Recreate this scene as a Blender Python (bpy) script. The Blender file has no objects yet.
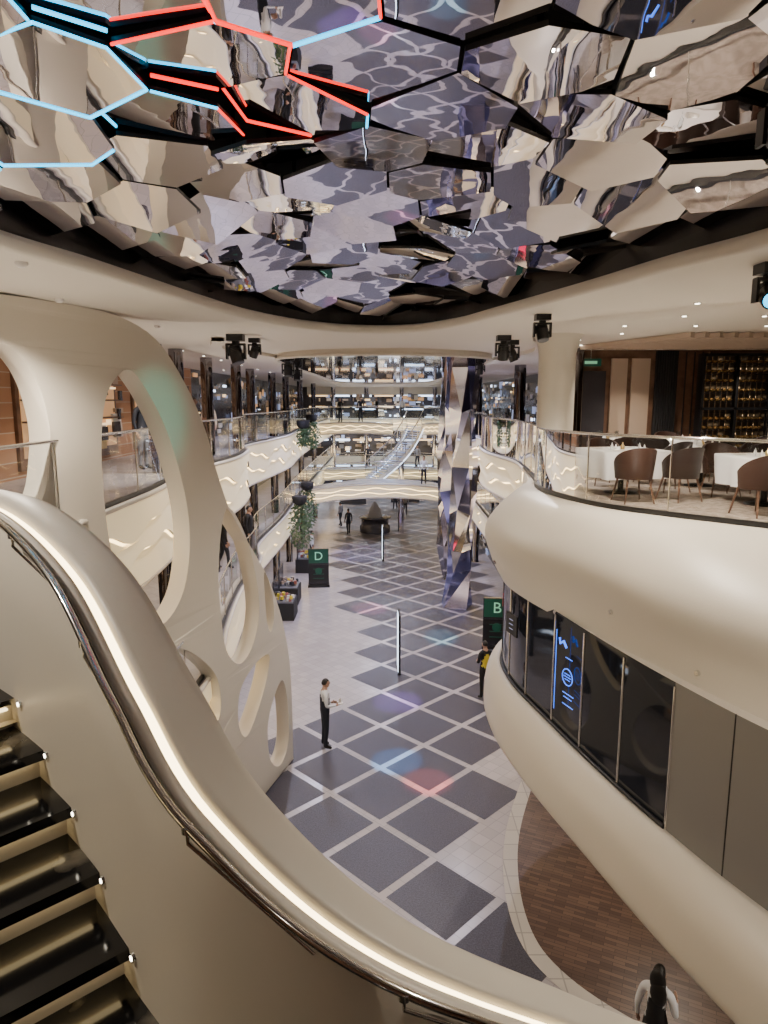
import bpy, bmesh, math, random
from mathutils import Vector, Matrix
from mathutils.geometry import tessellate_polygon
random.seed(7)
S=bpy.context.scene
COL=S.collection

# ------------------------------------------------------------------ materials
def mat(name,color,rough=.5,metal=0.,emit=None,estr=0.,bump=None,noise=None,coat=0.,spec=None):
    m=bpy.data.materials.new(name); m.use_nodes=True
    nt=m.node_tree; N=nt.nodes; L=nt.links; p=N["Principled BSDF"]
    p.inputs["Base Color"].default_value=(*color,1); p.inputs["Roughness"].default_value=rough
    p.inputs["Metallic"].default_value=metal
    if coat: p.inputs["Coat Weight"].default_value=coat
    if spec is not None: p.inputs["Specular IOR Level"].default_value=spec
    if emit: p.inputs["Emission Color"].default_value=(*emit,1); p.inputs["Emission Strength"].default_value=estr
    tc=N.new("ShaderNodeTexCoord")
    if noise:   # (scale, color2, lo, hi)
        n=N.new("ShaderNodeTexNoise"); n.inputs["Scale"].default_value=noise[0]; n.inputs["Detail"].default_value=5
        r=N.new("ShaderNodeValToRGB"); r.color_ramp.elements[0].position=noise[2]; r.color_ramp.elements[1].position=noise[3]
        r.color_ramp.elements[0].color=(*color,1); r.color_ramp.elements[1].color=(*noise[1],1)
        L.new(tc.outputs["Object"],n.inputs["Vector"]); L.new(n.outputs["Fac"],r.inputs["Fac"]); L.new(r.outputs["Color"],p.inputs["Base Color"])
    if bump:    # (scale,strength)
        n=N.new("ShaderNodeTexNoise"); n.inputs["Scale"].default_value=bump[0]; n.inputs["Detail"].default_value=2
        b=N.new("ShaderNodeBump"); b.inputs["Strength"].default_value=bump[1]; b.inputs["Distance"].default_value=.05
        L.new(tc.outputs["Object"],n.inputs["Vector"]); L.new(n.outputs["Fac"],b.inputs["Height"]); L.new(b.outputs["Normal"],p.inputs["Normal"])
    return m
def mat_brick(name,c1,c2,cm,scale,bw=.5,rh=.25,mortar=.02,rough=.5,rot=(0,0,0),off=.5,coat=0):
    m=mat(name,c1,rough,coat=coat); nt=m.node_tree;N=nt.nodes;L=nt.links
    b=N.new("ShaderNodeTexBrick"); b.inputs["Color1"].default_value=(*c1,1);b.inputs["Color2"].default_value=(*c2,1);b.inputs["Mortar"].default_value=(*cm,1)
    b.inputs["Scale"].default_value=scale;b.inputs["Brick Width"].default_value=bw;b.inputs["Row Height"].default_value=rh;b.inputs["Mortar Size"].default_value=mortar;b.offset=off
    mp=N.new("ShaderNodeMapping"); mp.inputs["Rotation"].default_value=rot
    tc=[n for n in N if n.type=='TEX_COORD'][0]
    L.new(tc.outputs["Object"],mp.inputs["Vector"]);L.new(mp.outputs["Vector"],b.inputs["Vector"])
    L.new(b.outputs["Color"],N["Principled BSDF"].inputs["Base Color"])
    return m
def mat_glass(name,tint=(.88,.91,.93),refl=.16):
    m=bpy.data.materials.new(name); m.use_nodes=True; nt=m.node_tree; N=nt.nodes; L=nt.links
    for n in list(N):
        if n.type!='OUTPUT_MATERIAL': N.remove(n)
    o=[n for n in N][0]; t=N.new("ShaderNodeBsdfTransparent"); t.inputs[0].default_value=(*tint,1)
    g=N.new("ShaderNodeBsdfGlossy"); g.inputs["Roughness"].default_value=.02; g.inputs[0].default_value=(1,1,1,1)
    x=N.new("ShaderNodeMixShader"); fr=N.new("ShaderNodeLayerWeight"); fr.inputs["Blend"].default_value=refl
    L.new(fr.outputs["Fresnel"],x.inputs[0]);L.new(t.outputs[0],x.inputs[1]);L.new(g.outputs[0],x.inputs[2]);L.new(x.outputs[0],o.inputs["Surface"])
    return m
M={}
M['cream']=mat("cream_plaster",(.70,.65,.56),.40,bump=(30,.02))
M['creamgloss']=mat("cream_lacquer",(.76,.71,.62),.28)
M['ceil']=mat("ceiling_cream",(.74,.69,.61),.55)
M['black']=mat("black_trim",(.012,.012,.014),.35)
M['blackmat']=mat("black_matte",(.02,.02,.022),.7)
M['mirror']=mat("mirror_panel",(.76,.73,.78),.01,1.,bump=(1.7,.07))
M['mirror_lav']=mat("mirror_lavender",(.66,.64,.80),.03,1.,bump=(1.1,.03))
M['mirror_dark']=mat("dark_mirror",(.26,.25,.28),.04,1.)
M['silver']=mat("silver_mirror",(.82,.81,.88),.10,1.)
M['bluemirror']=mat("blue_mirror",(.50,.52,.92),.12,1.)
M['chrome']=mat("chrome",(.75,.74,.72),.12,1.)
M['led']=mat("led_warm",(1,.9,.7),.5,emit=(1,.76,.40),estr=9)
M['ledsoft']=mat("led_warm_soft",(1,.9,.7),.5,emit=(1,.76,.40),estr=3.8)
M['ribbon']=mat("ribbon_self_glow",(.80,.72,.55),.4,emit=(1,.77,.42),estr=.5)  # fascia plates; warm LED spill put into the material as weak emission
M['cyan']=mat("led_cyan",(.0,.6,.9),.5,emit=(.0,.5,.9),estr=4.0)
M['red']=mat("led_red",(.9,.05,.03),.5,emit=(1,.02,.012),estr=3.0)
M['blueneon']=mat("neon_blue",(.1,.3,1),.5,emit=(.04,.18,1),estr=2.2)
M['marble']=mat("black_marble",(.008,.008,.009),.10,noise=(2.6,(.14,.125,.10),.58,.68))
M['slate']=mat("slate_tile",(.038,.038,.052),.36,noise=(40,(.094,.090,.118),.3,.7),bump=(60,.2))
M['tile']=mat_brick("cream_floor_tile",(.52,.48,.49),(.45,.42,.43),(.35,.33,.34),1,bw=.3,rh=.3,mortar=.006,rough=.24,rot=(0,0,math.radians(45)),off=0)
M['tileb']=mat_brick("border_tile",(.60,.56,.50),(.54,.50,.45),(.36,.34,.31),1,bw=.45,rh=.45,mortar=.012,rough=.3,off=0)
M['wood']=mat_brick("wood_parquet",(.17,.105,.075),(.085,.052,.04),(.03,.02,.014),1,bw=.36,rh=.07,mortar=.003,rough=.42,rot=(0,0,math.radians(25)))
M['carpet']=mat("carpet_brown",(.26,.20,.16),.9,noise=(8,(.40,.33,.27),.4,.6))
M['brick']=mat_brick("brick_wall",(.46,.25,.14),(.34,.17,.09),(.50,.40,.30),1,bw=.30,rh=.09,mortar=.012,rough=.8,rot=(math.radians(90),0,math.radians(90)))
M['woodpanel']=mat("walnut_panel",(.12,.062,.038),.35,noise=(4,(.20,.11,.07),.35,.65))
M['beige']=mat("beige_panel",(.46,.36,.28),.5)
M['greypanel']=mat("grey_metal_panel",(.235,.225,.22),.38,.35)
M['darkglass']=mat("dark_window_glass",(.010,.012,.018),.04,spec=.45)
M['glass']=mat_glass("railing_glass")
M['white']=mat("white_cloth",(.85,.82,.80),.8)
M['leather']=mat("brown_leather",(.050,.023,.015),.45)
M['leatherd']=mat("dark_leather",(.028,.016,.012),.45)
M['skin']=mat("skin",(.45,.27,.19),.5)
M['skin2']=mat("skin_dark",(.26,.14,.09),.5)
M['hair']=mat("hair_black",(.012,.01,.009),.5)
M['hairb']=mat("hair_brown",(.05,.03,.02),.5)
M['shirt']=mat("shirt_white",(.75,.76,.80),.7)
M['navy']=mat("cloth_navy",(.015,.018,.03),.7)
M['blackcloth']=mat("cloth_black",(.012,.012,.014),.75)
M['yellow']=mat("cloth_yellow",(.72,.58,.05),.7)
M['grey']=mat("cloth_grey",(.2,.2,.22),.7)
M['shoe']=mat("shoe_black",(.01,.01,.01),.3)
M['green']=mat("sign_green",(.01,.06,.04),.4,emit=(.02,.25,.14),estr=.07)
M['lettergreen']=mat("letter_green",(.35,.75,.55),.4,emit=(.3,.8,.5),estr=.3)
M['leaf']=mat("leaf_green",(.05,.10,.045),.6,noise=(10,(.10,.17,.08),.4,.6))
M['warmwin']=mat("shop_glow_warm",(.8,.6,.4),.5,emit=(1,.66,.34),estr=1.8)
M['amber']=mat("shop_glow_amber",(.5,.3,.15),.5,emit=(1,.55,.26),estr=.45)
M['coolwin']=mat("shop_glow_cool",(.6,.7,.9),.5,emit=(.70,.82,1),estr=4.0)
M['cooldim']=mat("shop_glow_cool_dim",(.3,.36,.5),.4,emit=(.50,.58,.95),estr=.45)
M['shopdark']=mat("shopfront_dark",(.05,.048,.058),.2)
M['redsign']=mat("sign_red",(.8,.02,.05),.5,emit=(1,.03,.12),estr=1.6)
M['down']=mat("downlight_lens",(1,.95,.85),.5,emit=(1,.9,.72),estr=12)
M['gold']=mat("brass",(.70,.50,.22),.3,1.)
M['wine']=mat("wine_bottle",(.40,.25,.10),.15)
M['rackback']=mat("wine_rack_back",(.16,.085,.045),.4,emit=(1,.55,.25),estr=.06)  # weak emission added to lighten the rack
M['redlip']=mat("lips",(.35,.12,.10),.5)

# ------------------------------------------------------------------ builder
class B:
    def __init__(s,name): s.n=name; s.v=[]; s.f=[]; s.m=[]; s.sm=[]; s.mats=[]
    def mi(s,k):
        m=M[k]
        if m not in s.mats: s.mats.append(m)
        return s.mats.index(m)
    def add(s,vs,fs,k,smooth=False,T=None):
        o=len(s.v); i=s.mi(k)
        for p in vs:
            p=Vector(p)
            if T is not None: p=T@p
            s.v.append(p)
        for f in fs: s.f.append([o+a for a in f]); s.m.append(i); s.sm.append(smooth)
    def box(s,c,d,k,rz=0,T=None,R=None):
        hx,hy,hz=d[0]/2,d[1]/2,d[2]/2
        vs=[Vector((x*hx,y*hy,z*hz)) for x in(-1,1) for y in(-1,1) for z in(-1,1)]
        if R is None: R=Matrix.Rotation(rz,3,'Z')
        vs=[R@v+Vector(c) for v in vs]
        s.add(vs,[(0,1,3,2),(4,6,7,5),(0,4,5,1),(2,3,7,6),(0,2,6,4),(1,5,7,3)],k,T=T)
    def cyl(s,p0,p1,r0,r1,k,n=16,T=None,caps=True):
        p0=Vector(p0);p1=Vector(p1);d=(p1-p0).normalized()
        a=d.orthogonal().normalized();b=d.cross(a)
        vs=[];
        for p,r in((p0,r0),(p1,r1)):
            for i in range(n):
                t=2*math.pi*i/n; vs.append(p+a*r*math.cos(t)+b*r*math.sin(t))
        s.add(vs,[(i,(i+1)%n,n+(i+1)%n,n+i) for i in range(n)],k,True,T)
        if caps: s.add(vs,[tuple(range(n))[::-1],tuple(range(n,2*n))],k,False,T)
    def tube(s,pts,r,k,n=8,T=None,closed=False):
        pts=[Vector(p) for p in pts]; vs=[];N=len(pts)
        for i,p in enumerate(pts):
            if closed: d=pts[(i+1)%N]-pts[i-1]
            else: d=pts[min(i+1,N-1)]-pts[max(i-1,0)]
            d.normalize(); up=Vector((0,0,1)) if abs(d.z)<.9 else Vector((1,0,0))
            a=d.cross(up).normalized();b=d.cross(a)
            rr=r[i] if isinstance(r,(list,tuple)) else r
            for j in range(n):
                t=2*math.pi*j/n; vs.append(p+a*rr*math.cos(t)+b*rr*math.sin(t))
        fs=[]
        for i in range(N if closed else N-1):
            i2=(i+1)%N
            for j in range(n): fs.append((i*n+j,i*n+(j+1)%n,i2*n+(j+1)%n,i2*n+j))
        s.add(vs,fs,k,True,T)
        if not closed: s.add(vs,[tuple(range(n))[::-1],tuple(range((N-1)*n,N*n))],k,False,T)
    def loft(s,rails,k,smooth=True,T=None,closed=False):
        n=len(rails[0]);vs=[p for r in rails for p in r];fs=[]
        for i in range(len(rails)-1):
            for j in range(n if closed else n-1):
                j2=(j+1)%n; fs.append((i*n+j,i*n+j2,(i+1)*n+j2,(i+1)*n+j))
        s.add(vs,fs,k,smooth,T)
    def lathe(s,prof,c,k,n=20,T=None):
        rails=[[(c[0]+r*math.cos(2*math.pi*j/n),c[1]+r*math.sin(2*math.pi*j/n),c[2]+z) for j in range(n)] for r,z in prof]
        s.loft(rails,k,True,T,True)
    def ell(s,c,r,k,n=14,m=9,T=None,R=None):
        vs=[];fs=[]
        for i in range(m+1):
            ph=math.pi*i/m
            for j in range(n):
                t=2*math.pi*j/n
                p=Vector((r[0]*math.sin(ph)*math.cos(t),r[1]*math.sin(ph)*math.sin(t),r[2]*math.cos(ph)))
                if R is not None:p=R@p
                vs.append(p+Vector(c))
        for i in range(m):
            for j in range(n): fs.append((i*n+j,i*n+(j+1)%n,(i+1)*n+(j+1)%n,(i+1)*n+j))
        s.add(vs,fs,k,True,T)
    def done(s,parent=None,loc=None,rz=0):
        me=bpy.data.meshes.new(s.n); me.from_pydata([tuple(v) for v in s.v],[],s.f)
        for m in s.mats: me.materials.append(m)
        me.polygons.foreach_set("material_index",s.m); me.polygons.foreach_set("use_smooth",s.sm)
        me.update(); o=bpy.data.objects.new(s.n,me); COL.objects.link(o)
        if parent: o.parent=parent
        if loc is not None: o.location=loc; o.rotation_euler=(0,0,rz)
        return o
def fixn(o):
    bm=bmesh.new(); bm.from_mesh(o.data); bmesh.ops.remove_doubles(bm,verts=bm.verts,dist=1e-5); bmesh.ops.recalc_face_normals(bm,faces=bm.faces); bm.to_mesh(o.data); bm.free()
def cr(P,n=6,closed=False):
    P=[Vector(p) for p in P];N=len(P);out=[]
    for i in range(N if closed else N-1):
        if closed: a,b,c,d=P[i-1],P[i],P[(i+1)%N],P[(i+2)%N]
        else:
            b,c=P[i],P[i+1]; a=P[i-1] if i>0 else b*2-c; d=P[i+2] if i+2<N else c*2-b
        for j in range(n):
            t=j/n; out.append(.5*((2*b)+(c-a)*t+(2*a-5*b+4*c-d)*t*t+(3*b-a-3*c+d)*t**3))
    if not closed: out.append(P[-1].copy())
    return out
def resample(P,step):
    P=[Vector(p) for p in P]
    L=[0]
    for i in range(1,len(P)): L.append(L[-1]+(P[i]-P[i-1]).length)
    n=max(2,int(round(L[-1]/step))); j=0; out=[]
    for k in range(n+1):
        d=L[-1]*k/n
        while j<len(P)-2 and L[j+1]<d: j+=1
        t=(d-L[j])/max(1e-9,L[j+1]-L[j]); out.append(P[j].lerp(P[j+1],min(1,t)))
    return out
def offs(P,d):   # offset to the left of travel in plan
    out=[]
    for i,p in enumerate(P):
        t=P[min(i+1,len(P)-1)]-P[max(i-1,0)]; t=Vector((t.x,t.y)); t.normalize()
        q=p.copy(); q.x+=-t.y*d; q.y+=t.x*d; out.append(q)
    return out
def atz(P,z): return [Vector((p.x,p.y,z)) for p in P]

def railing(name,path,z,h=1.08,step=1.5):
    P=resample([Vector((p[0],p[1],0)) for p in path],.25); b=B(name)
    b.loft([atz(P,z+.02),atz(P,z+h)],'glass')
    b.tube(atz(P,z+h),.022,'chrome',8)
    b.loft([atz(offs(P,.03),z),atz(offs(P,.03),z+.07),atz(offs(P,-.03),z+.07),atz(offs(P,-.03),z)],'black',False)
    for p in resample(P,step):
        b.cyl((p.x,p.y,z),(p.x,p.y,z+h),.013,.013,'chrome',8)
    return b.done()
def ribbon(name,path,z1,z0,side,amp=.10,layers=3,seed=0):
    """wavy layered fascia over a glowing backing, plates given a weak glow of their own; side=+1 outward is left of travel"""
    P=resample([Vector((p[0],p[1],0)) for p in path],.12); b=B(name)
    b.loft([atz(offs(P,-.10*side),z1),atz(offs(P,-.10*side),z0)],'ledsoft')
    H=(z1-z0)
    def w(k,i):
        s=i*.12
        if k==0 : return z1
        if k==layers: return z0
        return z1-H*k/layers+amp*math.sin(s*1.5+k*1.3+seed)+amp*.5*math.sin(s*3.7+k*2+seed*2)
    for k in range(layers):
        g=.024
        Qa=offs(P,-.03*side); Qb=offs(P,.05*side)
        if k==0: Qa=offs(P,.05*side)
        r0=[Vector((p.x,p.y,w(k,i)-(g if k else 0))) for i,p in enumerate(Qa)]
        r1=[Vector((p.x,p.y,w(k+1,i)+(g if k<layers-1 else 0))) for i,p in enumerate(Qb)]
        Q2=offs(P,.0*side); r2=[Vector((a.x,a.y,c.z)) for a,c in zip(Q2,r1)]
        b.loft([r0,r1],'ribbon',True); b.loft([r1,r2],'black' if k<layers-1 else 'creamgloss',False)
    b.tube(atz(offs(P,.03*side),z1),.05,'creamgloss',8)
    b.tube(atz(offs(P,.01*side),z0),.05,'creamgloss',8)
    return b.done()
PAL=['coolwin','cooldim','cooldim','warmwin','amber','amber','white','beige','silver','shopdark','shopdark','gold','creamgloss','creamgloss','grey','silver']
def clutter(b,axis,pos,a0,a1,z0,z1,n,sgn,rnd,pal=PAL):
    """merchandise, posters and lit shelves in front of a shop wall"""
    for i in range(n):
        a=rnd.uniform(a0,a1); z=rnd.uniform(z0,z1); w=rnd.uniform(.12,.6); h=rnd.uniform(.08,.45); k=rnd.choice(pal)
        if k in('coolwin','warmwin'): h*=.35
        if axis=='x': b.box((pos+sgn*rnd.uniform(.02,.2),a,z),(.06,w,h),k)
        else: b.box((a,pos+sgn*rnd.uniform(.02,.2),z),(w,.06,h),k)

# ------------------------------------------------------------------ FLOOR
fl=B("floor")
fl.add([(-12,-6,0),(15,-6,0),(15,64,0),(-12,64,0)],[(0,1,2,3)],'tile')
D=1.09
def bound(y): return -2.7 if y<17.2 else (-1.0 if y<21.6 else (-.1 if y<27 else (-1.5 if y<34 else -2.6)))
for i in range(-12,14):
    for j in range(-2,64):
        if (i+j)%2: continue
        cx=1.0+i*D; cy=12.85+(j-10)*D*.98
        if cx<bound(cy) or cx>4.6+.02*cy or cy>60 or cy<-1: continue
        if cy<15.2 and cx>1.9+.35*abs(cy-11)**1.3*.6: continue
        h=D-.125
        fl.add([(cx-h,cy,.003),(cx,cy-h,.003),(cx+h,cy,.003),(cx,cy+h,.003)],[(0,1,2,3)],'slate')
inner=cr([(4.9,17,0),(3.9,15.6,0),(3.46,14.5,0),(2.76,12.62,0),(2.45,11.2,0),(2.42,9.97,0),(2.7,9.17,0),(3.4,8.4,0),(4.6,7.6,0),(6,7.2,0),(9,7,0)],6)
outer=offs(inner,-.27)
fl.add([(p.x,p.y,.008) for p in inner]+[(12,7,.008),(12,17,.008)],[tuple(range(len(inner)+2))],'wood')
fl.loft([atz(inner,.010),atz(outer,.010)],'tileb',False)
fl.done()

# ------------------------------------------------------------------ CEILING with opening
opening=[(-3.07,5.72),(-2.85,6.6),(-2.66,7.6),(-2.42,8.9),(-2.05,10.5),(-1.4,11.9),(-.5,12.7),(.5,12.6),(1.2,11.6),(1.6,10.4),(2.0,9.1),(2.38,7.83),(2.7,6.6),(3.05,5.6),(3.4,4),(3.5,2),(3.3,-.8),(2.4,-2.8),(0,-3.6),(-2.4,-2.8),(-3.3,-.8),(-3.5,2),(-3.35,4)]
OP=cr([(x,y,0) for x,y in opening],5,True)
rect=[Vector(p) for p in[(-12,-6,9.8),(15,-6,9.8),(15,64,9.8),(-12,64,9.8)]]
cb=B("ceiling")
ring=atz(OP,9.8); tri=tessellate_polygon([rect,ring]); cb.add(rect+ring,[tuple(t) for t in tri],'ceil')
def ringoff(d):
    n=len(OP);o=[]
    for i,p in enumerate(OP):
        t=OP[(i+1)%n]-OP[i-1]; t.normalize(); o.append(Vector((p.x+t.y*d,p.y-t.x*d,0)))
    return o
area=sum(OP[i-1].x*OP[i].y-OP[i].x*OP[i-1].y for i in range(len(OP)))
sg=1 if area>0 else -1
prof=[(.05,9.8),(-.02,9.79),(-.06,9.815),(-.08,9.87),(-.07,9.92),(.02,9.945)]
cb.loft([atz(ringoff(sg*d),z) for d,z in prof],'ceil',True,None,True)
prof=[(.02,9.945),(.14,9.95),(.16,10.95)]
cb.loft([atz(ringoff(sg*d),z) for d,z in prof],'black',False,None,True)
cb.add(atz(ringoff(sg*.2),10.95),[tuple(range(len(OP)))],'blackmat')
for pth in ([(-3.2,13.5),(-3.7,16),(-3.0,19),(-3.5,24),(-3.2,30),(-3.6,40),(-3.6,60)],[(3.0,13.5),(3.6,16.5),(3.2,20),(3.6,26),(3.4,34),(3.8,44),(3.8,60)]):
    Q=cr([(x,y,0) for x,y in pth],8); b0=offs(Q,.12); b1=offs(Q,-.12)
    cb.loft([atz(b0,9.8),atz(b0,9.72),atz(b1,9.72),atz(b1,9.8)],'ceil',False)
cb.done()

# ------------------------------------------------------------------ faceted mirror ceiling
def inside(x,y):
    c=False;n=len(OP)
    for i in range(n):
        a=OP[i-1];b=OP[i]
        if (a.y>y)!=(b.y>y) and x<(b.x-a.x)*(y-a.y)/(b.y-a.y)+a.x: c=not c
    return c
def dome(x,y):   # height of the mosaic above each point: low at the rim, higher in the middle
    d=min((p.x-x)**2+(p.y-y)**2 for p in OP)**.5
    if not inside(x,y): d=-d
    t=max(0,min(1,(d+.1)/1.9)); return 10.10+.27*t*t*(3-2*t)
sp=.84; pts=[]
rowh=sp*.80
for j in range(-7,22):
    for i in range(-7,8):
        x=(i+.5*(j%2))*sp+random.uniform(-.14,.14); y=j*rowh+random.uniform(-.12,.12); pts.append((x,y))
mc=B("mirror_mosaic_ceiling")
for a,(x,y) in enumerate(pts):
    if not (inside(x,y) or inside(x*.90,y*.97)): continue
    poly=[(x-1.2,y-1.2),(x+1.2,y-1.2),(x+1.2,y+1.2),(x-1.2,y+1.2)]
    for b_,(u,w) in enumerate(pts):
        if b_==a or abs(u-x)>2.2 or abs(w-y)>2.2: continue
        mx,my=(x+u)/2,(y+w)/2; nx,ny=u-x,w-y; out=[]
        for k in range(len(poly)):
            p=poly[k-1];q=poly[k]
            dp=(p[0]-mx)*nx+(p[1]-my)*ny; dq=(q[0]-mx)*nx+(q[1]-my)*ny
            if (dp<=0)!=(dq<=0):
                t=dp/(dp-dq); out.append((p[0]+(q[0]-p[0])*t,p[1]+(q[1]-p[1])*t))
            if dq<=0: out.append(q)
        poly=out
        if not poly: break
    if len(poly)<3: continue
    cx=sum(p[0] for p in poly)/len(poly); cy=sum(p[1] for p in poly)/len(poly)
    sh=.972
    flat = abs(x-.45)<.6 and y<6.5
    gx=(dome(cx+.15,cy)-dome(cx-.15,cy))/.3; gy=(dome(cx,cy+.15)-dome(cx,cy-.15))/.3
    tx=random.gauss(0,.02) if flat else random.gauss(gx*.8,.12)
    ty=random.gauss(0,.015) if flat else random.gauss(gy*.9-(.05 if y>5 else 0),.09)
    tx=max(-.26,min(.26,tx)); ty=max(-.30,min(.18,ty))
    z0=dome(cx,cy)+random.uniform(-.02,.035)+(.02 if flat else 0)
    lo=[];hi=[]
    for px,py in poly:
        qx=cx+(px-cx)*sh; qy=cy+(py-cy)*sh; z=z0+(qx-cx)*tx+(qy-cy)*ty
        if not inside(qx,qy): z=max(z,10.0)
        lo.append((qx,qy,z)); hi.append((qx,qy,z+.03))
    n=len(lo)
    mc.add(lo,[tuple(range(n))],'mirror'); mc.add(hi,[tuple(range(n))],'black')
    mc.add(lo+hi,[(i,(i+1)%n,n+(i+1)%n,n+i) for i in range(n)],'black')
    mc.cyl((cx,cy,z0+.03),(cx,cy,10.95),.02,.02,'black',6)
    if -3.2<cx<-.1 and 2.3<cy<5.0:
        for i in range(n):
            p=Vector(lo[i]);q=Vector(lo[(i+1)%n])
            if random.random()<.66:
                k='cyan' if (p.x+q.x)/2<-1.15 or random.random()<.2 else 'red'
                mc.tube([p+Vector((0,0,-.003)),q+Vector((0,0,-.003))],.009,k,5)
mc.done()

Q=cr([(-2.2,17.3,0),(0,16.4,0),(2.2,17.3,0),(3.0,20,0),(3.0,30,0),(2.6,42,0),(0,46,0),(-2.6,42,0),(-3.0,30,0),(-3.0,20,0)],8,True)
b=B("mirror_ceiling_panel"); n=len(Q)
b.add(atz(Q,9.68),[tuple(range(n))],'mirror_lav')
b.loft([atz(Q,9.8),atz(Q,9.66)],'creamgloss',False,None,True)
b.tube(atz(Q,9.67),.04,'creamgloss',8,closed=True)
b.done()

# ------------------------------------------------------------------ RIGHT balcony
ST=[((7.5,5.0),(6.2,2.6),(5.6,2.8)),((6.2,7.0),(5.0,4.7),(4.6,4.8)),((4.8,8.4),(3.85,6.5),(3.8,6.3)),((3.9,9.3),(3.15,7.8),(3.3,7.7)),
    ((3.25,10.15),(2.6,9.6),(2.75,9.3)),((2.85,11.4),(2.0,11.0),(2.25,11.0)),((2.8,12.4),(1.85,12.2),(2.15,12.1)),((2.95,13.2),(2.2,13.3),(2.4,13.1)),((3.1,14.2),(2.9,14.4),(2.9,14.4)),((3.3,16.0),(3.25,16),(3.3,16))]
def L2(a,b,t): return (a[0]+(b[0]-a[0])*t,a[1]+(b[1]-a[1])*t)
keys=[]
for rim,bm_,bt in ST:
    A=L2(rim,bm_,.5); C=L2(bm_,bt,.35)
    keys.append([(*rim,7.02),(*A,6.88),(*bm_,6.35),(*C,5.8),(*bt,5.4)])
cross=[cr([k[i] for k in keys],7) for i in range(5)]
cols=[]
for j in range(len(cross[0])): cols.append(cr([cross[i][j] for i in range(5)],5))
b=B("balcony_fascia_right"); b.loft(cols,'cream')
rim=[Vector((c[0].x,c[0].y,0)) for c in cols]
bot=[Vector((c[-1].x,c[-1].y,0)) for c in cols]
for j,i in((18,17),(30,19),(39,15),(24,14)):
    p=cols[j][i]; q=cols[j+1][i]; n_=(q-p).cross(cols[j][i+1]-p).normalized(); 
    if n_.dot(Vector((0,0,8.6))-p)<0: n_=-n_
    b.cyl(p,p+n_*.03,.035,.03,'chrome',12)
b.done()
farrim=cr([(3.3,16,0),(3.45,18,0),(3.2,21,0),(3.4,24,0),(4.0,27,0),(4.0,34,0),(4.2,44,0),(4.2,62,0)],6)
allrim=rim+farrim[1:]
b=B("deck_floor_right")
b.loft([atz(allrim,7.0),[Vector((14.8,p.y,7.0)) for p in allrim]],'carpet',False)
b.loft([atz(allrim,6.9),[Vector((14.8,p.y,6.9)) for p in allrim]],'ceil',False)
b.done()
railing("glass_railing",[r for r in rim if r.y>6.0],7.02)
railing("glass_railing",farrim,7.0)
ribbon("wave_fascia_right",farrim,7.0,5.9,1,seed=1)
W=[(6.0,2.5),(4.6,4.3),(3.74,5.9),(3.25,7.2),(2.9,8.4),(2.52,10),(2.24,11.4),(2.3,12.6),(2.9,13.8),(4.4,14.6)]
Wp=cr([(x,y,0) for x,y in W],8)
gi=[i for i,p in enumerate(Wp) if p.y<=7.25]; wi=Wp[gi[-1]:]
b=B("wall_right_panel"); g=Wp[:gi[-1]+1]
b.loft([atz(g,3.7),atz(g,5.5)],'greypanel')
for y0 in(6.45,5.0):
    p=min(g,key=lambda q:abs(q.y-y0)); b.cyl((p.x,p.y,3.7),(p.x,p.y,5.5),.008,.008,'black',6)
b.done()
b=B("window_band_right"); b.loft([atz(wi,3.7),atz(wi,5.5)],'darkglass')
for y0 in (7.25,8.05,8.9,9.8,10.7,11.6,12.5,13.4):
    p=min(wi,key=lambda q:abs(q.y-y0)) if y0<13 else wi[-10]
    b.cyl((p.x,p.y,3.7),(p.x,p.y,5.45),.018,.018,'chrome' if y0<12 else 'black',8)
b.tube(atz(offs(wi,.02),3.74),.03,'black',6)
b.done()
b=B("soffit_right")
Br=resample(bot,.3); Wr=resample(Wp,.3)
def near(P,q): return min(P,key=lambda a:(a-q).length)
b.loft([atz(Br,5.41),[Vector((near(Wr,p).x,near(Wr,p).y,5.46)) for p in Br],[Vector((min(14.7,p.x+6),p.y,5.46)) for p in Br]],'ceil',False)
b.done()
tx=Vector((-.34,.94,0)).normalized(); nn=Vector((-.94,-.34,0))
def plate(c0):
    return lambda a,z: c0+tx*a+Vector((0,0,z))
b=B("illuminated_display"); pl=plate(Vector((2.68,9.25,4.7))+nn*.07)
b.tube([pl(.12*math.cos(t),.12*math.sin(t)) for t in [i*2*math.pi/28 for i in range(28)]],.007,'blueneon',6,closed=True)
for z,w in((.04,.07),(0,.09),(-.04,.06)): b.tube([pl(-w,z),pl(w,z)],.005,'blueneon',6)
for z,w in((-.25,.16),(-.31,.12),(-.42,.16),(.28,.1)): b.tube([pl(-w,z),pl(w*.6,z)],.005,'blueneon',6)
b.tube([pl(.30,.62),pl(.30,-.6)],.005,'blueneon',6)
b.tube([pl(.05,.42),pl(.12,.5),pl(.2,.44),pl(.22,.52)],.018,'blueneon',6)
b.done()
b=B("wall_display"); pl=plate(Vector((2.24,11.15,4.85))+nn*.09)
b.box(Vector((2.24,11.15,4.85))+nn*.07,(.03,.4,.36),'black',rz=math.radians(15))
for z in (.08,0,-.08): b.tube([pl(-.06,z),pl(.06,z)],.005,'cooldim',6)
b.done()
LB=[(5.0,1.8),(4.1,3.7),(3.3,5.8),(2.95,6.9),(2.6,8.2),(2.2,9.8),(1.95,11.4),(2.05,13.0),(2.8,14.6),(4.4,15.4)]
k=[]
for (a,c) in zip(W,LB):
    k.append([(*a,3.7),(*L2(a,c,.35),3.72),(*L2(a,c,.9),3.45),(*L2(a,c,1.05),3.05),(*c,2.72),(*L2(a,c,.4),2.68)])
cross=[cr([q[i] for q in k],7) for i in range(6)]
b=B("lower_fascia_right"); cols2=[cr([cross[i][j] for i in range(6)],4) for j in range(len(cross[0]))]
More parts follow.
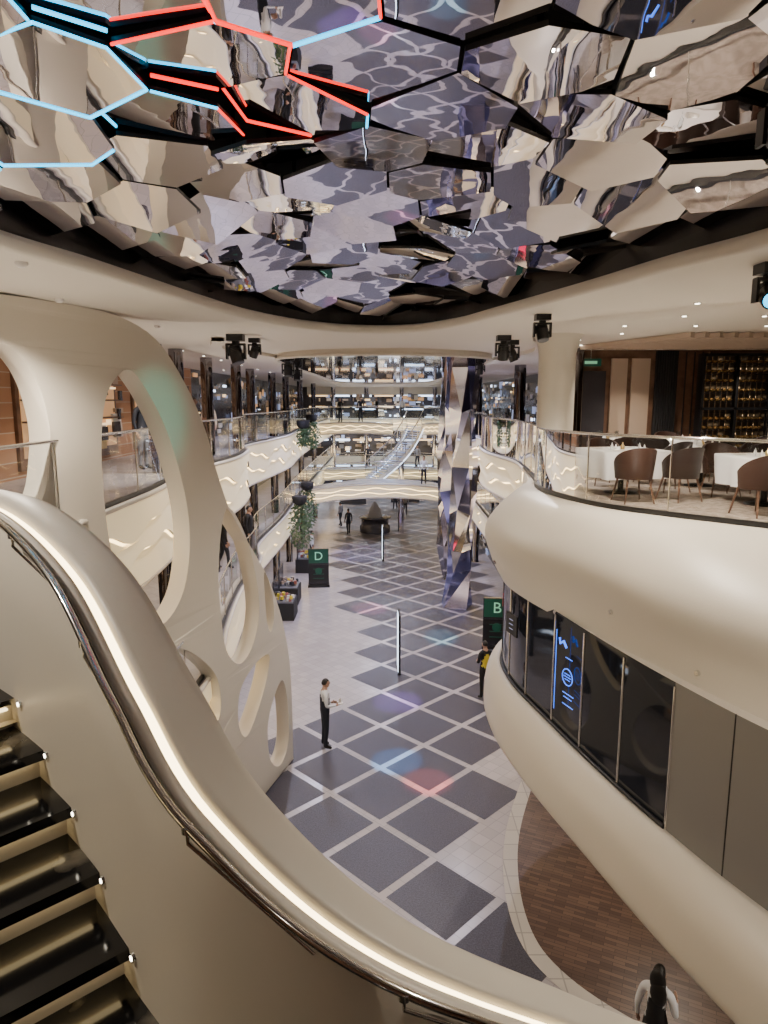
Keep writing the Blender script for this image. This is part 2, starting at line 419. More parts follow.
b.loft(cols2,'cream')
e=[c[-1] for c in cols2]
b.loft([e,[Vector((min(9.4,p.x+6),p.y,2.68)) for p in e]],'ceil',False); b.done()
b=B("wall_right"); b.add([(14.9,-6,0),(14.9,64,0),(14.9,64,9.8),(14.9,-6,9.8)],[(0,1,2,3)],'woodpanel'); b.done()
b=B("wall_right_ground"); b.add([(9.5,2,0),(9.5,15.7,0),(9.5,15.7,2.7),(9.5,2,2.7)],[(0,1,2,3)],'beige'); b.done()
b=B("wall_right_return"); b.add([(9.5,15.7,0),(4.9,15.7,0),(4.9,15.7,6.8),(9.5,15.7,6.8)],[(0,1,2,3)],'shopdark'); b.done()

# ------------------------------------------------------------------ RESTAURANT back wall
rn=random.Random(5)
b=B("wall_back_restaurant"); Y=17.0
b.box((9.4,Y+.1,8.4),(10.8,.2,2.8),'woodpanel')
for x0,x1,kk in((4.15,4.55,'beige'),(5.5,5.95,'beige'),(6.0,6.5,'beige')):
    b.box(((x0+x1)/2,Y-.04,8.35),(x1-x0-.06,.06,2.5),kk)
b.box((5.0,Y-.05,8.15),(.8,.06,2.3),'shopdark')
for i in range(9): b.box((6.62+i*.06,Y-.08,8.4),(.03,.12,2.75),'blackmat')
for i in range(4): b.box((7.35+i*.2,Y-.03,8.4),(.015,.05,2.7),'blackmat')
b.box((11.5,Y-.05,8.4),(4,.05,2.6),'woodpanel')
b.done()
b=B("exit_sign"); b.box((5.0,Y-.12,9.5),(.5,.05,.18),'green'); b.box((5.0,Y-.15,9.5),(.3,.01,.07),'lettergreen'); b.cyl((5,Y-.12,9.58),(5,Y-.12,9.8),.01,.01,'chrome',6); b.done()
b=B("wine_rack")
b.box((8.3,Y-.35,8.4),(1.55,.04,2.5),'rackback')
for x in(7.5,8.3,9.1): b.box((x,Y-.55,8.4),(.06,.3,2.5),'black')
for z in(7.15,8.4,9.65): b.box((8.3,Y-.55,z),(1.66,.3,.06),'black')
for i in range(12): b.box((7.56+i*.136,Y-.50,8.4),(.012,.22,2.45),'black')
for j in range(11): b.box((8.3,Y-.50,7.22+j*.22),(1.55,.22,.012),'black')
for i in range(10):
    for j in range(11):
        x=7.63+i*.14+(.05 if i>4 else 0); z=7.3+j*.22
        if abs(z-8.4)<.08: continue
        b.cyl((x,Y-.40,z),(x,Y-.60,z),.036,.036,'wine',8); b.cyl((x,Y-.60,z),(x,Y-.70,z),.017,.017,'gold',6)
        if rn.random()<.35: b.box((x,Y-.37,z+.06),(.08,.01,.04),'warmwin')  # small glowing chips added to brighten the rack
b.done()
b=B("slatted_ceiling_feature")
for i in range(26):
    x=4.9+i*.26; b.box((x,13.9,9.74),(.09,3.2,.09),'beige',rz=math.radians(20))
b.done()
def column(name,x,y,z0,z1,r,k,flare=.0):
    b=B(name); prof=[(r*1.15,0),(r,.06),(r,(z1-z0)-.35),(r+flare*.4,(z1-z0)-.12),(r+flare,(z1-z0))]
    b.lathe(prof,(x,y,z0),k,28); return b.done()
column("column",3.25,13.1,7.0,9.8,.34,'cream',.12)
column("column",7.15,12.3,7.0,9.8,.24,'cream',.08)

def table(x,y,r,square=False,rz=0):
    b=B("dining_table"); n=48; rails=[]
    for zz,ex,w in((.76,0,0),(.755,.01,0),(.72,.015,.0),(.5,.02,.025),(.3,.02,.05)):
        row=[]
        for j in range(n):
            t=2*math.pi*j/n
            rr=r
            if square: rr=r*min(1/max(abs(math.cos(t)),abs(math.sin(t)),.001),1.36)
            rr+=ex+w*math.sin(t*10); row.append((rr*math.cos(t),rr*math.sin(t),zz))
        rails.append(row)
    b.add(rails[0],[tuple(range(n))],'white'); b.loft(rails,'white',True,None,True)
    b.cyl((0,0,0),(0,0,.74),.05,.05,'black',10); b.lathe([(.28,0),(.28,.02),(.05,.05)],(0,0,0),'black',16)
    for a in range(4):
        t=a*math.pi/2+.4; px,py=.55*r*math.cos(t),.55*r*math.sin(t)
        b.lathe([(.03,0),(.032,.004),(.005,.012),(.005,.08),(.03,.11),(.035,.15),(.028,.18)],(px,py,.76),'glass',10)
        b.lathe([(.0,.002),(.10,.004),(.12,.015)],(.72*r*math.cos(t+.5),.72*r*math.sin(t+.5),.76),'creamgloss',16)
        b.cyl((px+.1,py,.765),(px+.1,py,.86),.035,.004,'white',6)
    b.lathe([(.035,0),(.035,.06),(.012,.09),(.012,.12)],(0,0,.76),'gold',10)
    return b.done(loc=(x,y,7.0),rz=rz)
def chair(x,y,rz,k='leather'):
    b=B("dining_chair")
    n=28; rails=[]
    for z,s_ in((.40,.90),(.42,1),(.46,1.02),(.485,.97),(.495,.80)):
        rails.append([(.24*s_*math.copysign(abs(math.cos(t))**.7,math.cos(t)),.24*s_*math.copysign(abs(math.sin(t))**.7,math.sin(t)),z) for t in[2*math.pi*j/n for j in range(n)]])
    b.loft(rails,k,True,None,True); b.add(rails[-1],[tuple(range(n))],k,True); b.add(rails[0],[tuple(range(n))],'black')
    m=26; rows_i=[];rows_o=[]
    for zi in range(7):
        fz=zi/6; ri=[];ro=[]
        for j in range(m+1):
            a=math.radians(-200+220*j/m); t=abs(j/m-.5)*2
            top=.88-.26*t**2.2; z=.38+(top-.38)*fz; r=.262+.06*fz*(1-t*.5)
            ri.append(((r-.02)*math.cos(a),(r-.02)*math.sin(a),z)); ro.append(((r+.02)*math.cos(a),(r+.02)*math.sin(a),z))
        rows_i.append(ri);rows_o.append(ro)
    b.loft(rows_i,k);b.loft(rows_o,k);b.loft([rows_i[-1],rows_o[-1]],k);b.loft([rows_i[0],rows_o[0]],k)
    b.loft([[r[0] for r in rows_i],[r[0] for r in rows_o]],k,False); b.loft([[r[-1] for r in rows_i],[r[-1] for r in rows_o]],k,False)
    for sx in(-1,1):
        for sy in(-1,1):
            b.cyl((sx*.17,sy*.17,.41),(sx*.24,sy*.25,0),.02,.011,'woodpanel',8)
    return b.done(loc=(x,y,7.0),rz=rz)
table(4.15,11.9,.60,True,.2); table(5.9,10.5,.55,True,.1); table(6.6,14.8,.6); table(4.9,15.0,.45,True); table(8.4,12.0,.55); table(9.6,15.0,.6); table(6.0,12.9,.42,True,.3)
for x,y,r,k in [(3.95,10.75,.1,'leather'),(4.75,10.9,.35,'leatherd'),(5.1,12.1,1.7,'leatherd'),(4.2,13.05,3.2,'leather'),(5.25,9.5,.3,'leather'),(6.55,9.5,.6,'leather'),(6.95,10.6,1.6,'leatherd'),
   (5.62,14.25,-.6,'leatherd'),(6.7,13.75,.0,'leatherd'),(7.65,14.4,.9,'leather'),(6.6,15.9,3.1,'leather'),(4.25,14.1,-.3,'leatherd'),(4.93,14.1,.1,'leather'),(8.2,11.0,.1,'leather'),(9.3,12.4,1.7,'leather'),(5.7,11.5,3.1,'leather'),(9.3,13.9,.2,'leatherd'),
   (6.45,11.95,.3,'leatherd'),(7.15,13.25,1.8,'leather'),(5.25,13.3,-1.2,'leatherd')]:
    chair(x,y,r,k)

b=B("downlight_array")
dl=[]
for i in range(8):
    for j in range(8):
        x=3.9+i*1.15+.4*(j%2); y=6.2+j*1.3
        if x<3.9+max(0,(7-y))*.2: continue
        dl.append((x,y))
for y in (7,9,11,13,15,17,19,21,24,27,30,34): dl+= [(-4.9,y),(-6.4,y+.8)]
for x,y in dl:
    b.cyl((x,y,9.8),(x,y,9.785),.05,.05,'chrome',12); b.cyl((x,y,9.786),(x,y,9.78),.028,.028,'down',10)
b.done()
for x,y in ((-3.9,8.5),(-3.2,6.3),(-3.7,11.5)):
    b=B("smoke_detector"); b.lathe([(.055,0),(.055,-.02),(.03,-.045),(0,-.05)],(x,y,9.8),'white',14); b.done()

# ------------------------------------------------------------------ LEFT decks
D7=cr([(-4.3,-2,0),(-4.3,3,0),(-4.0,6,0),(-4.05,9.9,0),(-4.1,12,0),(-4.3,13.9,0),(-4.75,15,0),(-4.4,16.4,0),(-4.15,19,0),(-4.4,22,0),(-4.9,24,0),(-4.6,28,0),(-4.4,32,0),(-4.7,40,0),(-4.7,62,0)],6)
D3=cr([(-3.4,5,0),(-3.35,8,0),(-3.3,11,0),(-3.3,13,0),(-3.6,15,0),(-3.9,18,0),(-4.0,21.5,0),(-4.5,24,0),(-4.4,30,0),(-4.6,40,0),(-4.6,62,0)],6)
b=B("deck_floor_left")
b.loft([atz(D7,7.0),[Vector((-11.8,p.y,7.0)) for p in D7]],'tile',False); b.loft([atz(D7,6.3),[Vector((-11.8,p.y,6.3)) for p in D7]],'ceil',False)
b.done()
b=B("deck_floor_left_lower")
b.loft([atz(D3,3.5),[Vector((-11.8,p.y,3.5)) for p in D3]],'tile',False); b.loft([atz(D3,2.7),[Vector((-11.8,p.y,2.7)) for p in D3]],'ceil',False)
b.done()
ribbon("wave_fascia_left",D7,7.0,5.55,-1,amp=.13,seed=3); ribbon("wave_fascia_left_lower",D3,3.5,2.45,-1,seed=5)
railing("glass_railing",offs(D7,.08),7.02); railing("glass_railing",offs(D3,.08),3.52)
rl=random.Random(11)
b=B("wall_left_upper")
b.box((-7.6,16,8.4),(.2,22,2.8),'brick')
for y in (8.2,11.4,14.9,18.2,21.4,24.5):
    b.box((-7.47,y,8.3),(.08,1.9,2.3),'woodpanel'); b.box((-7.42,y,8.35),(.02,1.6,1.9),'amber')
    for z in(7.7,8.15,8.6,9.0): b.box((-7.3,y,z),(.25,1.6,.04),'woodpanel')
    clutter(b,'x',-7.35,y-.7,y+.7,7.5,9.2,16,1,rl,['gold','beige','white','leather','warmwin','shopdark'])
b.box((-7.6,45.5,8.4),(.2,37,2.8),'shopdark'); clutter(b,'x',-7.5,27,62,7.2,9.6,160,1,rl); b.done()
b=B("wall_left_middle"); b.box((-7.6,33,4.9),(.2,62,2.8),'shopdark'); clutter(b,'x',-7.5,4,20,3.8,6.1,90,1,rl,['amber','warmwin','beige','woodpanel','white','gold']); clutter(b,'x',-7.5,20,62,3.8,6.1,190,1,rl); b.done()
b=B("wall_left_ground"); b.box((-6.6,33,1.35),(.2,62,2.7),'shopdark'); clutter(b,'x',-6.5,8,62,.2,2.5,260,1,rl)
for y in range(8,62,5): b.box((-6.42,y,2.35),(.05,2.5,.25),rl.choice(['coolwin','warmwin']))
b.done()
b=B("wall_left"); b.box((-11.9,29,4.9),(.1,70,9.8),'beige'); b.done()
b=B("wall_near"); b.box((1.5,-6,4.9),(26.6,.1,9.8),'woodpanel'); b.done()
for x,y in((-4.95,16.6),(-5.0,15.2),(-5.1,20),(-5.0,23.5),(-5.2,27),(-5.0,31),(-5.1,36),(-5.1,42),(-5.1,50)):
    column("mirrored_column",x,y,0,9.8,.17,'mirror_dark')
for x,y in((4.5,16.4),(4.55,19.5),(4.7,24),(4.9,36),(4.9,42),(4.9,50)):
    column("mirrored_column",x,y,0,9.8,.2,'mirror_dark')

# ------------------------------------------------------------------ RIGHT far decks
R3=cr([(4.9,16,0),(4.5,18,0),(4.3,22,0),(4.5,28,0),(4.6,40,0),(4.6,62,0)],5)
b=B("deck_floor_right_lower"); b.loft([atz(R3,3.5),[Vector((14,p.y,3.5)) for p in R3]],'tile',False); b.loft([atz(R3,2.8),[Vector((14,p.y,2.8)) for p in R3]],'ceil',False); b.done()
ribbon("wave_fascia_right_lower",R3,3.5,2.6,1,seed=8); railing("glass_railing",offs(R3,-.08),3.52)
b=B("wall_right_shopfront")
b.box((5.9,39,1.35),(.2,46,2.7),'shopdark'); clutter(b,'x',5.8,17,62,.2,2.5,260,-1,rl)
for y in range(18,62,5): b.box((5.72,y,2.35),(.05,2.5,.25),rl.choice(['coolwin','warmwin']))
b.done()
b=B("shop_sign_red"); b.box((4.15,21.6,2.15),(.5,.06,.45),'redsign'); b.box((4.15,21.57,2.15),(.3,.02,.05),'white'); b.cyl((4.15,21.6,2.37),(4.15,21.6,2.6),.02,.02,'black',8); b.done()
b=B("wall_right_shopfront_middle"); b.box((7.0,39,4.9),(.2,46,2.8),'shopdark'); clutter(b,'x',6.9,17,62,3.8,6.1,200,-1,rl); b.done()
b=B("wall_right_shopfront_upper"); b.box((7.2,42,8.4),(.2,38,2.8),'shopdark'); clutter(b,'x',7.1,23,61,7.2,9.6,200,-1,rl); b.done()
def crystal(x,y,z0,z1,r,seed):
    rnd=random.Random(seed); b=B("crystal_mirror_column"); n=5; rows=[]; H=z1-z0; m=max(3,int(H/1.5))
    for i in range(m+1):
        rr=r*rnd.uniform(.8,1.2); row=[]
        for j in range(n):
            t=2*math.pi*(j+rnd.uniform(-.2,.2)+(.5*(i%2)))/n; q=rr*rnd.uniform(.85,1.15)
            row.append(Vector((x+q*math.cos(t),y+q*math.sin(t),z0+H*i/m+(rnd.uniform(-.3,.3) if 0<i<m else 0))))
        rows.append(row)
    for i in range(m):
        for j in range(n):
            a,b_,c,d=rows[i][j],rows[i][(j+1)%n],rows[i+1][(j+1)%n],rows[i+1][j]
            b.add([a,b_,c],[(0,1,2)],rnd.choice(['bluemirror','silver','silver'])); b.add([a,c,d],[(0,1,2)],rnd.choice(['bluemirror','silver','silver']))
    b.done()
crystal(2.65,23.5,3.4,9.7,.46,1); crystal(3.15,28,0,9.7,.62,2); crystal(3.2,32.5,0,9.7,.62,3)

# ------------------------------------------------------------------ LATTICE screen (left)
sil=[(6.4,9.66),(7.22,9.70),(7.96,9.77),(8.86,9.79),(9.77,9.76),(10.64,9.5),(11.36,8.85),(11.9,8.09),(12.26,7.27),(12.73,6.46),(13.54,5.6),(14.29,4.77),(14.93,3.67),(15.3,2.56),(15.4,1.26),(15.4,0.0)]
SIL=[Vector((p[0],p[1],0)) for p in cr([(a,b_,0) for a,b_ in sil],4)]+[Vector((14.5,0,0)),Vector((6.4,0,0))]
HO=[[(7.35,8.81),(7.63,9.14),(7.97,9.22),(8.29,8.9),(8.45,8.36),(8.42,7.87),(8.26,7.4),(7.82,7.0),(7.3,7.1),(7.1,7.9)],
[(9.87,9.02),(10.23,8.86),(10.77,8.14),(11.17,7.14),(11.27,6.28),(11.03,5.48),(10.5,5.1),(10.01,5.21),(9.6,5.73),(9.36,6.6),(9.30,7.7),(9.45,8.6)],
[(12.53,6.62),(13.16,6.09),(13.6,5.17),(13.76,4.27),(13.41,3.63),(12.82,3.46),(12.32,3.94),(12.17,4.77),(12.17,5.72)],
[(11.28,4.24),(10.59,4.63),(10.19,4.5),(10.3,3.9),(10.8,3.2),(11.49,2.7),(11.99,2.79),(11.95,3.53)],
[(14.19,3.11),(13.87,2.45),(13.07,1.83),(12.7,2.23),(12.8,2.9),(13.46,3.18)],
[(14.85,2.26),(15.12,1.64),(15.13,.62),(14.63,.28),(14.1,.7),(14.0,1.5),(14.32,2.01)],
[(14.05,5.0),(14.42,4.45),(14.5,3.9),(14.3,3.6),(14.1,4.0)],
[(8.3,6.2),(8.8,5.6),(9.2,4.8),(9.1,3.8),(8.5,3.2),(7.8,3.6),(7.5,4.6),(7.7,5.7)],
[(11.2,1.9),(12.0,1.6),(12.4,.9),(11.9,.35),(11.0,.3),(10.5,.9),(10.6,1.6)]]
HL=[cr([(a,b_,0) for a,b_ in h],5,True) for h in HO]
loops=[SIL]+HL
def lm(p,o):
    y,z=p.x,p.y; bow=.10*math.sin((y-7)/8*math.pi)
    x=-2.3-.286*(15-y)+bow
    return Vector((x+.96*o,y-.275*o,z))
b=B("organic_lattice_screen"); tri=tessellate_polygon(loops); flat_=[p for l in loops for p in l]
b.add([lm(p,0) for p in flat_],[tuple(t) for t in tri],'cream'); b.add([lm(p,-.32) for p in flat_],[tuple(t) for t in tri],'cream')
for l in loops:
    b.loft([[lm(p,0) for p in l],[lm(p,-.32) for p in l]],'cream',True,None,True)
o=b.done(); fixn(o)
bv=o.modifiers.new("bevel",'BEVEL'); bv.width=.05; bv.segments=3; bv.limit_method='ANGLE'; bv.angle_limit=math.radians(50); bv.use_clamp_overlap=True

# ------------------------------------------------------------------ STAIR (foreground)
O=[(-5.6,5.0,8.10),(-4.2,4.9,8.10),(-3.1,4.45,8.10),(-2.25,3.96,8.10),(-1.71,3.55,8.06),(-1.15,3.02,7.86),(-.73,2.56,7.51),(-.42,2.30,7.19),(.06,2.19,6.79),(.70,2.36,6.32),(1.2,2.6,5.9),(1.8,3.0,5.4),(2.3,3.5,4.95)]
OC=resample(cr(O,12),.05)
b=B("staircase")
def prail(d,dz): return [Vector((p.x,p.y,p.z+dz)) for p in offs(OC,d)]
def sweep(pr,k,smooth=True): b.loft([prail(d,dz) for d,dz in pr],k,smooth)
sweep([(.0,-1.9),(.0,-.05),(-.012,-.015),(-.05,0),(-.185,0),(-.205,-.01),(-.215,-.04)],'cream')
sweep([(-.215,-.04),(-.25,-.05)],'led')
sweep([(-.25,-.05),(-.252,-.03),(-.285,-.03),(-.30,-.05),(-.30,-.45),(-.30,-1.5)],'cream')
sweep([(0,-1.9),(-.30,-1.5)],'cream')
hr=prail(-.335,-.02); b.tube(hr,.016,'chrome',12); b.tube(prail(-.311,-.045),.007,'black',8)
for p,q in list(zip(resample(hr,.9),resample(prail(-.30,-.10),.9))):
    b.tube([p+Vector((0,0,-.015)),p+Vector((0,0,-.06)),q],.008,'chrome',6); b.cyl(p+Vector((0,0,.004)),p+Vector((0,0,-.02)),.020,.020,'chrome',10)
base=prail(-.30,0)
Ls=[0]
for i in range(1,len(base)): Ls.append(Ls[-1]+(Vector((base[i].x,base[i].y))-Vector((base[i-1].x,base[i-1].y))).length)
i0=min(range(len(base)),key=lambda i:(Vector((base[i].x,base[i].y))-Vector((-1.95,3.35))).length)
def atL(s):
    j=0
    while j<len(Ls)-2 and Ls[j+1]<s: j+=1
    t=(s-Ls[j])/(Ls[j+1]-Ls[j]); p=base[j].lerp(base[j+1],t); d=base[min(j+4,len(base)-1)]-base[max(j-4,0)]; d.z=0; d.normalize()
    return p,Vector((d.y,-d.x,0)),d
s=Ls[i0]; width=1.7; zt=7.08
def quadbox(p0,p1,n0,n1,z0,z1,k,w0=0,w1=width):
    a=p0+n0*w0;b1=p0+n0*w1;c=p1+n1*w1;d=p1+n1*w0
    vs=[Vector((q.x,q.y,z)) for z in(z0,z1) for q in(a,b1,c,d)]
    b.add(vs,[(0,1,2,3),(4,7,6,5),(0,4,5,1),(1,5,6,2),(2,6,7,3),(3,7,4,0)],k)
pL=[p for p in base[:i0+2]]
b.loft([atz(pL,7.08),[Vector((p.x+(-.6)*1.9,p.y-.8*1.9,7.08)) for p in pL]],'marble',False)
b.loft([atz(pL,6.95),[Vector((p.x+(-.6)*1.9,p.y-.8*1.9,6.95)) for p in pL]],'cream',False)
k=0; rise=.168; step=.305
while s<Ls[-1]-.4 and k<14:
    p0,n0,d0=atL(s); p1,n1,d1=atL(s+step); pm,nm,dm=atL(s+step/2)
    quadbox(p0-d0*.02,pm,n0,nm,zt-rise-.05,zt-rise,'marble')
    quadbox(pm,p1+d1*.075,nm,n1,zt-rise-.05,zt-rise,'marble')
    quadbox(p0-d0*.01,p0+d0*.0,n0,n0,zt-rise,zt-.05,'cream')
    quadbox(p0+d0*.005,p0+d0*.03,n0,n0,zt-.062,zt-.052,'ledsoft',.03,width-.05)
    zt-=rise; s+=step; k+=1
for q in range(0,12):
    p,nn_,d_=atL(Ls[i0]+.12+q*step); z=7.08-rise*(q+1)+.16
    c=Vector((p.x,p.y,z)); b.cyl(c,c+nn_*.012,.022,.020,'chrome',14); b.cyl(c+nn_*.010,c+nn_*.014,.011,.011,'down',10)
b.done()

# ------------------------------------------------------------------ bridges, far end
def bridge(name,y,z,x0,x1,rise,depth=2.2,th=.75,seed=0):
    b=B(name); n=40; xs=[x0+(x1-x0)*i/n for i in range(n+1)]
    q=lambda x:1-((x-(x0+x1)/2)/((x1-x0)/2))**2
    fr=[Vector((x,y-.5*q(x),z+rise*q(x))) for x in xs]; bk=[Vector((x,y+depth,z+rise*q(x))) for x in xs]
    b.loft([fr,bk],'tile'); 
    lo=[p-Vector((0,0,th)) for p in fr]; lb=[p-Vector((0,0,th)) for p in bk]; b.loft([lo,lb],'ceil')
    b.loft([[p+Vector((0,.06,0)) for p in fr],[p+Vector((0,.06,0)) for p in lo]],'ledsoft')
    def w(k,i): return th*k/3+(.05*math.sin(i*.8+k*2+seed) if 0<k<3 else 0)
    for k in range(3):
        b.loft([[Vector((p.x,p.y-.02*(k%2),p.z-w(k,i)-(.015 if k else 0))) for i,p in enumerate(fr)],[Vector((p.x,p.y-.02*(k%2),p.z-w(k+1,i)+.015)) for i,p in enumerate(fr)]],'ribbon',False)
    b.tube(fr,.06,'creamgloss',8); b.tube(lo,.05,'creamgloss',8)
    for r_ in(fr,bk):
        b.loft([r_,[p+Vector((0,0,1.05)) for p in r_]],'glass'); b.tube([p+Vector((0,0,1.05)) for p in r_],.025,'chrome',6)
    return b.done()
bridge("bridge",38.5,3.5,-4.3,4.3,.45,seed=1)
bridge("bridge",46.5,7.0,-4.4,.6,.12,1.8,.7,seed=2)
bridge("bridge",46.5,7.0,2.6,4.3,.05,1.8,.7,seed=4)
bridge("bridge",50,3.5,-4.4,4.4,.15,2.0,.7,seed=3)
bridge("bridge",56,7.0,-4.4,4.0,.1,2,.9,seed=5)
b=B("wall_far"); b.box((1.5,63.8,4.9),(26,.2,9.8),'shopdark')
rf=random.Random(21)
clutter(b,'y',63.7,-7,8,.2,9.6,320,-1,rf,['creamgloss','white','beige','silver','cooldim','coolwin','coolwin','grey','creamgloss'])
for z in(3.1,6.6,9.45): b.box((0,63.2,z),(14,.3,.75),'creamgloss')
for z in(2.6,6.1,9.0,8.0,1.5,5.0):
    for x in range(-6,8,2): b.box((x,63.25,z),(1.7,.06,.14),rf.choice(['coolwin','warmwin','coolwin']))
for x in(-4.6,-1.6,1.6,4.6): b.cyl((x,62.7,0),(x,62.7,9.8),.22,.22,'silver',16)
b.done()
for x,y,z,w in((-2.6,57,0,2.2),(1.8,58,0,2.4),(2.4,59,7.1,2.0),(-1.5,59,7.1,2.0)):
    b=B("shop_display_island"); b.box((0,0,.45),(w,.8,.9),'shopdark'); b.box((0,0,1.2),(w*.9,.1,1.2),'grey'); b.box((0,-.42,.75),(w*.95,.02,.12),'coolwin')
    clutter(b,'y',-.1,-w*.45,w*.45,.9,1.9,22,-1,rf); b.done(loc=(x,y,z))
b=B("glass_staircase"); n=26
pin=[];pout=[]
for i in range(n+1):
    t=i/n; z=3.8+3.2*t
    c=Vector((-.8+2.9*t+.35*math.sin(math.pi*t),42.2+3.6*t-1.1*math.sin(math.pi*t),z)); nrm=Vector((-.45-.3*t,.85,0)).normalized()
    pin.append(c+nrm*.75); pout.append(c-nrm*.75)
for i in range(n):
    a,b1,c,d=pin[i],pout[i],pout[i+1],pin[i+1]; z=a.z
    vs=[Vector((q.x,q.y,zz)) for zz in(z-.05,z) for q in(a,b1,c,d)]
    b.add(vs,[(0,1,2,3),(4,7,6,5),(0,4,5,1),(1,5,6,2),(2,6,7,3),(3,7,4,0)],'cooldim' if i%2 else 'white')
for q in(pin,pout):
    b.loft([[p-Vector((0,0,.3)) for p in q],[p+Vector((0,0,.1)) for p in q]],'creamgloss'); b.loft([[p+Vector((0,0,.05)) for p in q],[p+Vector((0,0,1.0)) for p in q]],'glass')
    b.tube([p+Vector((0,0,1.0)) for p in q],.035,'chrome',6); b.tube([p-Vector((0,0,.28)) for p in q],.03,'coolwin',6)
    for p in q[::4]: b.cyl(p,p+Vector((0,0,1.0)),.02,.02,'chrome',6)
b.cyl((1.1,44,0),(1.1,44,5.4),.2,.2,'silver',16); b.lathe([(.2,0),(.9,.35)],(1.1,44,5.05),'white',20)
b.box((-.9,41.6,3.66),(1.7,2.4,.12),'white'); b.done()

def text(parent,body,loc,size,m,rot):
    cu=bpy.data.curves.new("letter",'FONT'); cu.body=body; cu.size=size; cu.extrude=.005; cu.align_x='CENTER'; cu.align_y='CENTER'
    o=bpy.data.objects.new("letter",cu); COL.objects.link(o); cu.materials.append(m); o.location=loc; o.rotation_euler=rot; o.parent=parent
def totem(x,y,let,rz=0):
    b=B("sign_totem"); b.box((0,0,.06),(1.0,.5,.12),'black'); b.box((0,0,.95),(.95,.12,1.7),'shopdark'); b.box((0,-.07,1.45),(.9,.02,.65),'green'); b.box((0,-.07,.65),(.9,.02,.8),'black')
    for z in(.85,.6,.4): b.box((0,-.085,z),(.5,.01,.03),'green')
    b.ell((0,-.085,.75),(.16,.01,.16),'green')
    o=b.done(loc=(x,y,0),rz=rz); text(o,let,(0,-.095,1.45),.55,M['lettergreen'],(math.radians(90),0,0))
totem(-3.05,31,'D',.1); totem(3.95,23.0,'B',-.1)
for x,y,h in((.48,20.8,1.95),(-.05,36.3,1.9)):
    b=B("digital_display_totem"); b.box((0,0,.02),(.12,.6,.04),'black'); b.box((0,0,h/2+.03),(.07,.75,h),'black'); b.box((-.04,0,h/2+.05),(.01,.68,h-.15),'coolwin'); b.done(loc=(x,y,0),rz=.02)
b=B("lounge_display_stand"); b.lathe([(1.0,0),(1.0,.4),(.9,.45),(.9,.9),(1.05,.95),(1.05,1.0),(0,1.0)],(-.6,44.5,0),'shopdark',24); b.lathe([(.5,1.0),(.35,1.5),(.1,2.0),(0,2.05)],(-.6,44.5,0),'grey',16); b.done()
for x,y in((-4.0,26.5),(-4.1,28.6),(-4.0,34)):
    b=B("merchandise_stand"); b.box((0,0,.35),(.9,1.2,.7),'blackmat'); b.box((0,0,.72),(.8,1.1,.05),'grey'); b.box((-.35,0,1.1),(.06,1.1,.9),'shopdark')
    for i in range(26):
        b.box((random.uniform(-.3,.35),random.uniform(-.5,.5),.80+random.uniform(0,.12)),(.10,.12,.12),random.choice(['shirt','yellow','navy','white','beige','redlip','grey']),rz=random.random())
    b.done(loc=(x,y,0))
def plant(x,y,z,w,h,seed):
    rnd=random.Random(seed); b=B("hanging_planter"); b.lathe([(.15,0),(.3,.12),(.34,.4),(.30,.42),(0,.38)],(x,y,z+h),'blackmat',16)
    b.cyl((x,y,z+h+.38),(x,y,z+h+1.0),.01,.01,'black',6)
    for i in range(520):
        a=rnd.uniform(0,6.28); t=rnd.random(); r=w*(.35+.65*math.sin(math.pi*min(1,t*.9+.1)))*math.sqrt(rnd.random()); c=Vector((x+r*math.cos(a),y+r*math.sin(a),z+h*t+.2))
        u=Vector((rnd.gauss(0,1),rnd.gauss(0,1),rnd.gauss(-.6,.6))).normalized(); v=u.orthogonal().normalized(); l=rnd.uniform(.12,.24)
        b.add([c,c+u*l*.5+v*l*.22,c+u*l,c+u*l*.5-v*l*.22],[(0,1,2,3)],'leaf')
    b.done()
plant(-3.75,30.0,1.9,.55,2.1,1); plant(-3.8,33.5,2.2,.5,2.0,2); plant(-4.0,38,5.8,.45,1.6,3); plant(-4.0,34,6.2,.3,1.0,4)

def stage(x,y,z,aim,lens='black',sc=1.0,z_mount=9.8):
    b=B("moving_head_spotlight"); b.box((0,0,-.06),(.3,.26,.12),'black'); b.box((0,0,-.14),(.12,.12,.06),'blackmat')
    b.box((0,0,-.18),(.36,.1,.04),'black')
    for sx in(-1,1): b.box((sx*.165,0,-.31),(.035,.12,.28),'black')
    a=Vector(aim).normalized(); c=Vector((0,0,-.36))
    b.cyl(c-a*.17,c-a*.02,.09,.125,'blackmat',16); b.cyl(c-a*.02,c+a*.17,.125,.115,'black',16); b.cyl(c+a*.165,c+a*.175,.095,.095,lens,16); b.cyl((-.16,0,-.36),(.16,0,-.36),.03,.03,'black',8)
    for i in range(4): b.cyl(c-a*(.04+i*.03),c-a*(.05+i*.03),.128,.128,'black',16)
    o=b.done(loc=(x,y,z_mount)); o.scale=(sc,sc,sc)
stage(-2.75,13.0,9.8,(.3,-.2,-1)); stage(-2.55,13.8,9.8,(-.4,.3,-1),sc=.7); stage(2.25,13.2,9.8,(0,.3,-1),sc=.85); stage(2.6,14.2,9.8,(.4,0,-1),sc=.8)
stage(2.25,10.0,9.8,(.1,-.4,-1),sc=.7); stage(3.45,6.35,9.8,(-.25,-.9,-.5),'cyan',.75); stage(-2.75,20,9.8,(0,-.3,-1)); stage(-3.0,24,9.8,(0,-.3,-1)); stage(2.9,21,9.8,(0,.3,-1),sc=.8)
stage(2.35,4.35,9.9,(-.3,-.8,-.3),'cyan',.7,10.4)

